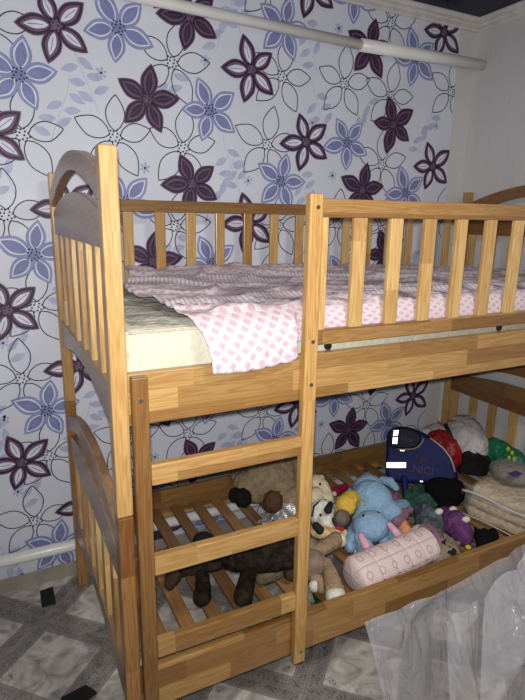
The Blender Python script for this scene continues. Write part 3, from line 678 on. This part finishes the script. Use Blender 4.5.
b = MB(); b.ball(at(438, 446, x=1.78), (.085,.07,.09), sub=3).ball(at(450, 455, x=1.82), (.06,.06,.09), sub=3)
blob(b, 'bag_body', M('red_nylon', (160,24,30), .45, (120,14,20), 15, bump=1, bscale=16, dist=.03), t, .007, 5, .02, .04)
bk = M('black_nylon', (14,14,16), .5, (10,10,12), bump=.6, bscale=20)
t = thing('black_pouch', at(470, 470, z=ZS), 'square black pouch leaning in front of the white bag', 'pouch')
c0, c1, c2, c3 = at(466,446,x=1.92), at(493,462,x=1.98), at(487,478,x=1.86), at(457,474,x=1.80)
b = MB(); th = Vector((.05,.06,.0)); f0 = [b.bm.verts.new(p) for p in (c0,c1,c2,c3)]; f1 = [b.bm.verts.new(p+th) for p in (c0,c1,c2,c3)]
b.bm.faces.new(f0); b.bm.faces.new(f1[::-1])
for i in range(4): b.bm.faces.new((f0[i], f0[(i+1)%4], f1[(i+1)%4], f1[i]))
b.obj('pouch_body', bk, t, mods=[('Bevel','BEVEL',dict(width=.016, segments=4))])
MB().tube([c0.lerp(c1,.06)-th*.05, c0.lerp(c1,.94)-th*.05], .004, 8).obj('zip', dk, t)
grn = M('green_plastic_bag', (24,112,80), .4, (16,86,62), 10, bump=1, bscale=14, dist=.03)
t = thing('green_bag', at(495, 470, z=ZS), 'green bag with yellow marks leaning against the end slats', 'bag')
b = MB(); b.ball(at(497, 457, x=2.08), (.07,.11,.10), sub=3).ball(at(506, 460, x=2.08), (.07,.12,.08), sub=3)
blob(b, 'bag_body', grn, t, .008, 5, .02, .05)
ym = M('yellow_green_print', (170,184,60), .6)
for u, v in ((508,449),(512,453),(509,458),(514,459),(516,464)): MB().ball(at(u, v, d=3.06), (.010,.010,.014)).obj('yellow_mark', ym, t)

# black cap with maroon brim
t = thing('black_beanie', at(445, 500, z=ZS), 'black woollen beanie with a maroon edge in front of the backpack', 'hat')
blob(MB().ball(at(440, 490, z=.38), (.075,.07,.06), sub=3).ball(at(452,492,z=.38), (.065,.06,.07), sub=3).ball(at(445,500,z=.34), (.07,.06,.035), sub=3), 'crown', fab('black_wool', (16,14,16)), t, .006, 5, .006)
blob(MB().chain([at(451,481,z=.43), at(459,484,z=.42), at(461,492,z=.40)], [.020,.022,.016]), 'maroon_edge', fab('maroon_wool', (112,26,48)), t, .005, 4)

# clear zipped bag with a folded beige blanket
clear = newmat('clear_vinyl'); mcl, b5 = clear[0], clear[4]
b5.inputs['Base Color'].default_value = (.9,.9,.9,1); b5.inputs['Alpha'].default_value = .14; b5.inputs['Roughness'].default_value = .12; b5.inputs['Specular IOR Level'].default_value = 1
_n = clear[2].new('ShaderNodeTexNoise'); _n.inputs['Scale'].default_value = 14; _n.inputs['Detail'].default_value = 3; _b = clear[2].new('ShaderNodeBump'); _b.inputs['Distance'].default_value = .03
clear[3].new(_n.outputs[0], _b.inputs['Height']); clear[3].new(_b.outputs[0], b5.inputs['Normal'])
beige = fab('beige_fleece', (214,194,162), (176,156,126), 1, 70)
fb = thing('folded_blanket', at(500, 520, z=ZS), 'beige fleece blanket folded inside the clear zipped bag', 'blanket')
# bag axes on the slats: e1 along its long edge, e2 across
A = at(459, 515, z=.303); B_ = at(526, 545, z=.303); e1 = (B_-A); e1.z = 0; len1 = e1.length; e1.normalize(); e2 = Vector((-e1.y, e1.x, 0))
if e2.dot(CAM-A) > 0: e2 = -e2
def lump(z0, z1, i0, i1, j0, j1, nz, sd_):
    def fn(u, v):
        a = u*2*math.pi; ca, sa = math.cos(a), math.sin(a)
        sq = lambda c: math.copysign(abs(c)**.2, c)
        ph = (v-.5)*math.pi; r = math.cos(ph)**.35 if abs(ph) < 1.57 else 0
        x = (i0+i1)/2+(i1-i0)/2*sq(ca)*r; y = (j0+j1)/2+(j1-j0)/2*sq(sa)*r; z = (z0+z1)/2+(z1-z0)/2*math.copysign(abs(math.sin(ph))**.6, ph)
        k = noise.noise(Vector((x*9, y*9, z*14+sd_)))*nz
        return A+e1*x+e2*y+Vector((0,0,z-.303+k*(.3+(z-z0)/(z1-z0+.001)))) + e1*k*.4
    return MB().grid(fn, 64, 24)
Wd = .42
for k, (za, zb) in enumerate(((.304,.362),(.354,.414),(.406,.462))):
    lump(za, zb, .008+.008*k, len1+.05-.01*k, .006+.006*k, Wd-.02, .012, k*5).obj('blanket_layer', beige, fb)
zb_ = thing('clear_zipped_bag', at(500, 520, z=ZS), 'clear vinyl zipped bag holding a beige blanket at the right end', 'bag')
lump(.302, .472, -.004, len1+.07, 0, Wd, .014, 3).obj('bag_shell', mcl, zb_)
wz = M('white_zip_tape', (206,204,196), .5)
MB().tube([A+e1*x+e2*(.004)+Vector((0,0,.128+.006*math.sin(x*20))) for x in [len1*k/20 for k in range(21)]], .0055, 8).obj('zip', wz, zb_, smooth=True)
MB().tube([A+e1*x+e2*(-.004)+Vector((0,0,.018+.004*math.sin(x*16))) for x in [len1*k/20 for k in range(21)]], .0030, 8).obj('seam', wz, zb_, smooth=True)
t = thing('clear_round_pouch', at(510, 480, z=.46), 'rounded clear pouch with a violet label on top of the zipped bag', 'pouch')
blob(MB().ball(at(512, 473, z=.50), (.085,.10,.045), sub=3), 'pouch_contents', fab('grey_beige_cloth', (128,118,104)), t, .007, 4, .012, .04)
MB().ball(at(512, 472.5, z=.502), (.093,.108,.052), sub=3).obj('pouch_skin', mcl, t, smooth=True)
pl = M('violet_print', (84,62,130), .5)
b = MB(); c = at(515, 474, z=.548); b.box(c.x-.03, c.x+.03, c.y-.018, c.y+.018, c.z, c.z+.003, .001); b.obj('violet_label', pl, t)

# plush toys seen through the ladder
fleece = fab('beige_curly_fleece', (150,132,106), (124,108,84), 1, 45)
blkf0 = fab('black_fur', (20,18,17), (34,28,25), 1, 70)
t = thing('beige_plush_dog', at(265, 520, z=ZS), 'large beige curly plush dog with a black nose behind the ladder', 'plush toy')
b = MB(); b.ball(at(272, 478, z=.46), (.13,.11,.13), sub=3).ball(at(290, 470, z=.46), (.13,.11,.13), sub=3).ball(at(250, 486, z=.43), (.08,.08,.08), sub=3).ball(at(288, 495, z=.38), (.10,.08,.07), sub=3)
b.ball(at(244, 470, z=.46), (.07,.05,.07), sub=3)
blob(b, 'body', fleece, t, .008, 6, .016, .03)
blob(MB().ball(at(236, 495, z=.42), (.036,.034,.034), sub=3).ball(at(243, 498, z=.42), (.040,.034,.044), sub=3), 'nose', blkf0, t, .005, 4, .014)
blob(MB().ball(at(273, 502, z=.43), (.046,.040,.052), sub=3), 'brown_ear', fab('dark_brown_plush', (84,58,42)), t, .005, 4, .014)
blob(MB().ball(at(294, 462, z=.44), (.04,.03,.045), sub=3), 'black_ear', dk, t, .005, 4)
blkf = fab('black_plush', (24,21,20), (52,42,34), 1, 90); brnf = fab('dark_brown_plush', (66,54,42), (48,40,32), 1, 90)
t = thing('black_plush_dog', at(250, 590, z=ZS), 'black and brown plush dog sprawled on the slats behind the two lower rungs', 'plush toy')
b = MB(); b.chain([at(236,556,z=.41), at(262,552,z=.42), at(286,552,z=.41)], [.06,.08,.07]); b.chain([at(230,560,z=.37), at(205,566,z=.36), at(180,570,z=.35)], [.03,.03,.026]); b.ball(at(205,548,z=.40), .035)
blob(b, 'body', blkf, t, .007, 6, .008, .02)
for pts, rs, mt in (([(202,572,.345),(203,588,.33),(202,597,.335)], [.026,.030,.034], blkf), ([(250,570,.36),(246,584,.345),(243,597,.335)], [.032,.034,.036], blkf), ([(180,568,.35),(172,578,.335),(170,584,.33)], [.024,.028,.024], brnf), ([(262,576,.34),(276,570,.345),(284,562,.36)], [.034,.036,.036], fab('grey_brown_plush', (112,100,80), (92,82,64), 1, 90)), ([(288,562,.37),(290,574,.345)], [.03,.026], brnf)):
    blob(MB().chain([at(u, v, z=z) for u, v, z in pts], rs), 'leg', mt, t, .006, 4, .006)
foil = M('silver_foil', (200,200,196), .3, (170,170,168), 10, bump=1, bscale=22, dist=.03, metal=.55)
cloth_patch('silver_foil_bag', [(258,534),(299,528),(299,500),(270,512)], foil, 'crumpled silver foil bag below the beige plush dog', .31, .035, cat='bag', sd_=21, lift=.03)
t = thing('black_plush_ball', at(203, 540, z=ZS), 'small black furry ball on the slats behind the middle rung', 'plush toy')
blob(MB().ball(at(203, 541, z=.345), (.045,.04,.038), sub=3), 'ball_body', dk, t, .006, 4, .006)

# things on the floor
def low(name, quad, mat, label, z0=.004, amp=.02, sd_=0, cat='cloth'): return cloth_patch(name, quad, mat, label, z0, amp, cat=cat, sd_=sd_, lift=.012)
def heap(name, pts, rs, mat, label, cat, disp=.015):
    return tag(blob(MB().chain(pts, rs), name, mat, None, .007, 3, disp, .04), label, cat)
heap('red_cloth', [Vector((.36,.93,.062)), Vector((.46,.91,.066))], [.06,.06], fab('red_print_cloth', (128,22,42), (196,180,184)), 'red and white bundle of cloth on the floor seen through the slats', 'cloth')
heap('plastic_wrapping', [Vector((.62,.90,.072)), Vector((.80,.86,.07))], [.07,.066], M('grey_translucent_wrap', (150,152,158), .3, (120,122,128), 9, bump=1, bscale=16, dist=.03), 'grey crumpled plastic wrapping on the floor under the slats', 'wrapping')
low('green_sock', [(316,612),(330,604),(322,590),(312,596)], fab('green_sock', (34,92,44)), 'green cloth on the floor under the slats by the ladder foot', sd_=36)
blkm = M('black_felt_block', (30,28,27), .8)
def block(name, pts, h, label):
    q = [at(u, v, z=0.001) for u, v in pts]; b = MB(); f0 = [b.bm.verts.new(p) for p in q]; f1 = [b.bm.verts.new(p+Vector((0,0,h))) for p in q]
    b.bm.faces.new(f0); b.bm.faces.new(f1[::-1])
    for i in range(4): b.bm.faces.new((f0[i], f0[(i+1)%4], f1[(i+1)%4], f1[i]))
    tag(b.obj(name, blkm, mods=[('Bevel','BEVEL',dict(width=.002, segments=2))]), label, 'block')
block('black_block', [(40,593),(53,588.5),(56,604),(42,608)], .012, 'small flat black block on the floor near the wall')
block('black_block', [(61,700),(86,687),(97,694),(74,712)], .012, 'flat black block on the floor at the foot of the bed')

# translucent plastic film bulging up in front of the bed
film, nt_, N_, L_, bf = newmat('translucent_plastic_film')
bf.inputs['Base Color'].default_value = lin((232,230,236)); bf.inputs['Roughness'].default_value = .12; bf.inputs['Coat Weight'].default_value = .6; bf.inputs['Coat Roughness'].default_value = .06; bf.inputs['Specular IOR Level'].default_value = .9; bf.inputs['Alpha'].default_value = .38
n1 = N_.new('ShaderNodeTexNoise'); n1.inputs['Scale'].default_value = 4; n1.inputs['Detail'].default_value = 5; n1.inputs['Distortion'].default_value = 1.2
tcf = N_.new('ShaderNodeTexCoord'); mpf = N_.new('ShaderNodeMapping'); mpf.inputs['Rotation'].default_value = (0,.5,.6); mpf.inputs['Scale'].default_value = (2.2,1,1); L_.new(tcf.outputs['Object'], mpf.inputs[0]); L_.new(mpf.outputs[0], n1.inputs[0])
bpf = N_.new('ShaderNodeBump'); bpf.inputs['Distance'].default_value = .05; bpf.inputs['Strength'].default_value = .9; L_.new(n1.outputs[0], bpf.inputs['Height']); L_.new(bpf.outputs[0], bf.inputs['Normal'])
pf = thing('plastic_film', at(450, 690, y=-.2), 'large sheet of translucent plastic film heaped on the floor in front of the bed', 'plastic film')
def sheet(tl, tr, br, bl_, name, y0, y1, bul, sd_, nu=70, nv=60, rid=.012):
    # corners are photo positions; the sheet leans out from the rail (y0, top) towards the room (y1, bottom)
    q = [at(*tl, y=y0), at(*tr, y=y0), at(*br, y=y1), at(*bl_, y=y1)]
    def fn(a, b_):
        p = (q[0]*(1-a)+q[1]*a)*(1-b_)+(q[3]*(1-a)+q[2]*a)*b_
        f = noise.fractal(Vector((a*2.5-b_*1.5, b_*1.1+a*.6, sd_)), 1.6, 2, 3); r = 1-abs(noise.noise(Vector((a*3.4+b_*1.2, b_*1.0-a, sd_+4))))*2
        k = math.sin(math.pi*min(1, max(0, a)))*math.sin(math.pi*min(1, b_))
        p = p + Vector((0, -1, .15))*(bul*k + .03*f*min(1, 5*a) + rid*1.6*max(0, r)**4)
        if p.z < .004: p.z = .004 + abs(f)*.004
        return p
    return MB().grid(fn, nu, nv).obj(name, film, pf)
sheet((364,622), (565,528), (590,740), (396,745), 'back_sheet', -.03, -.20, .04, 1.3)
sheet((446,621), (476,600), (484,745), (452,745), 'pleat', -.20, -.34, .02, 4.1, 24, 60, .004)
sheet((484,598), (570,505), (640,740), (478,745), 'front_sheet', -.30, -.44, .06, 7.7)
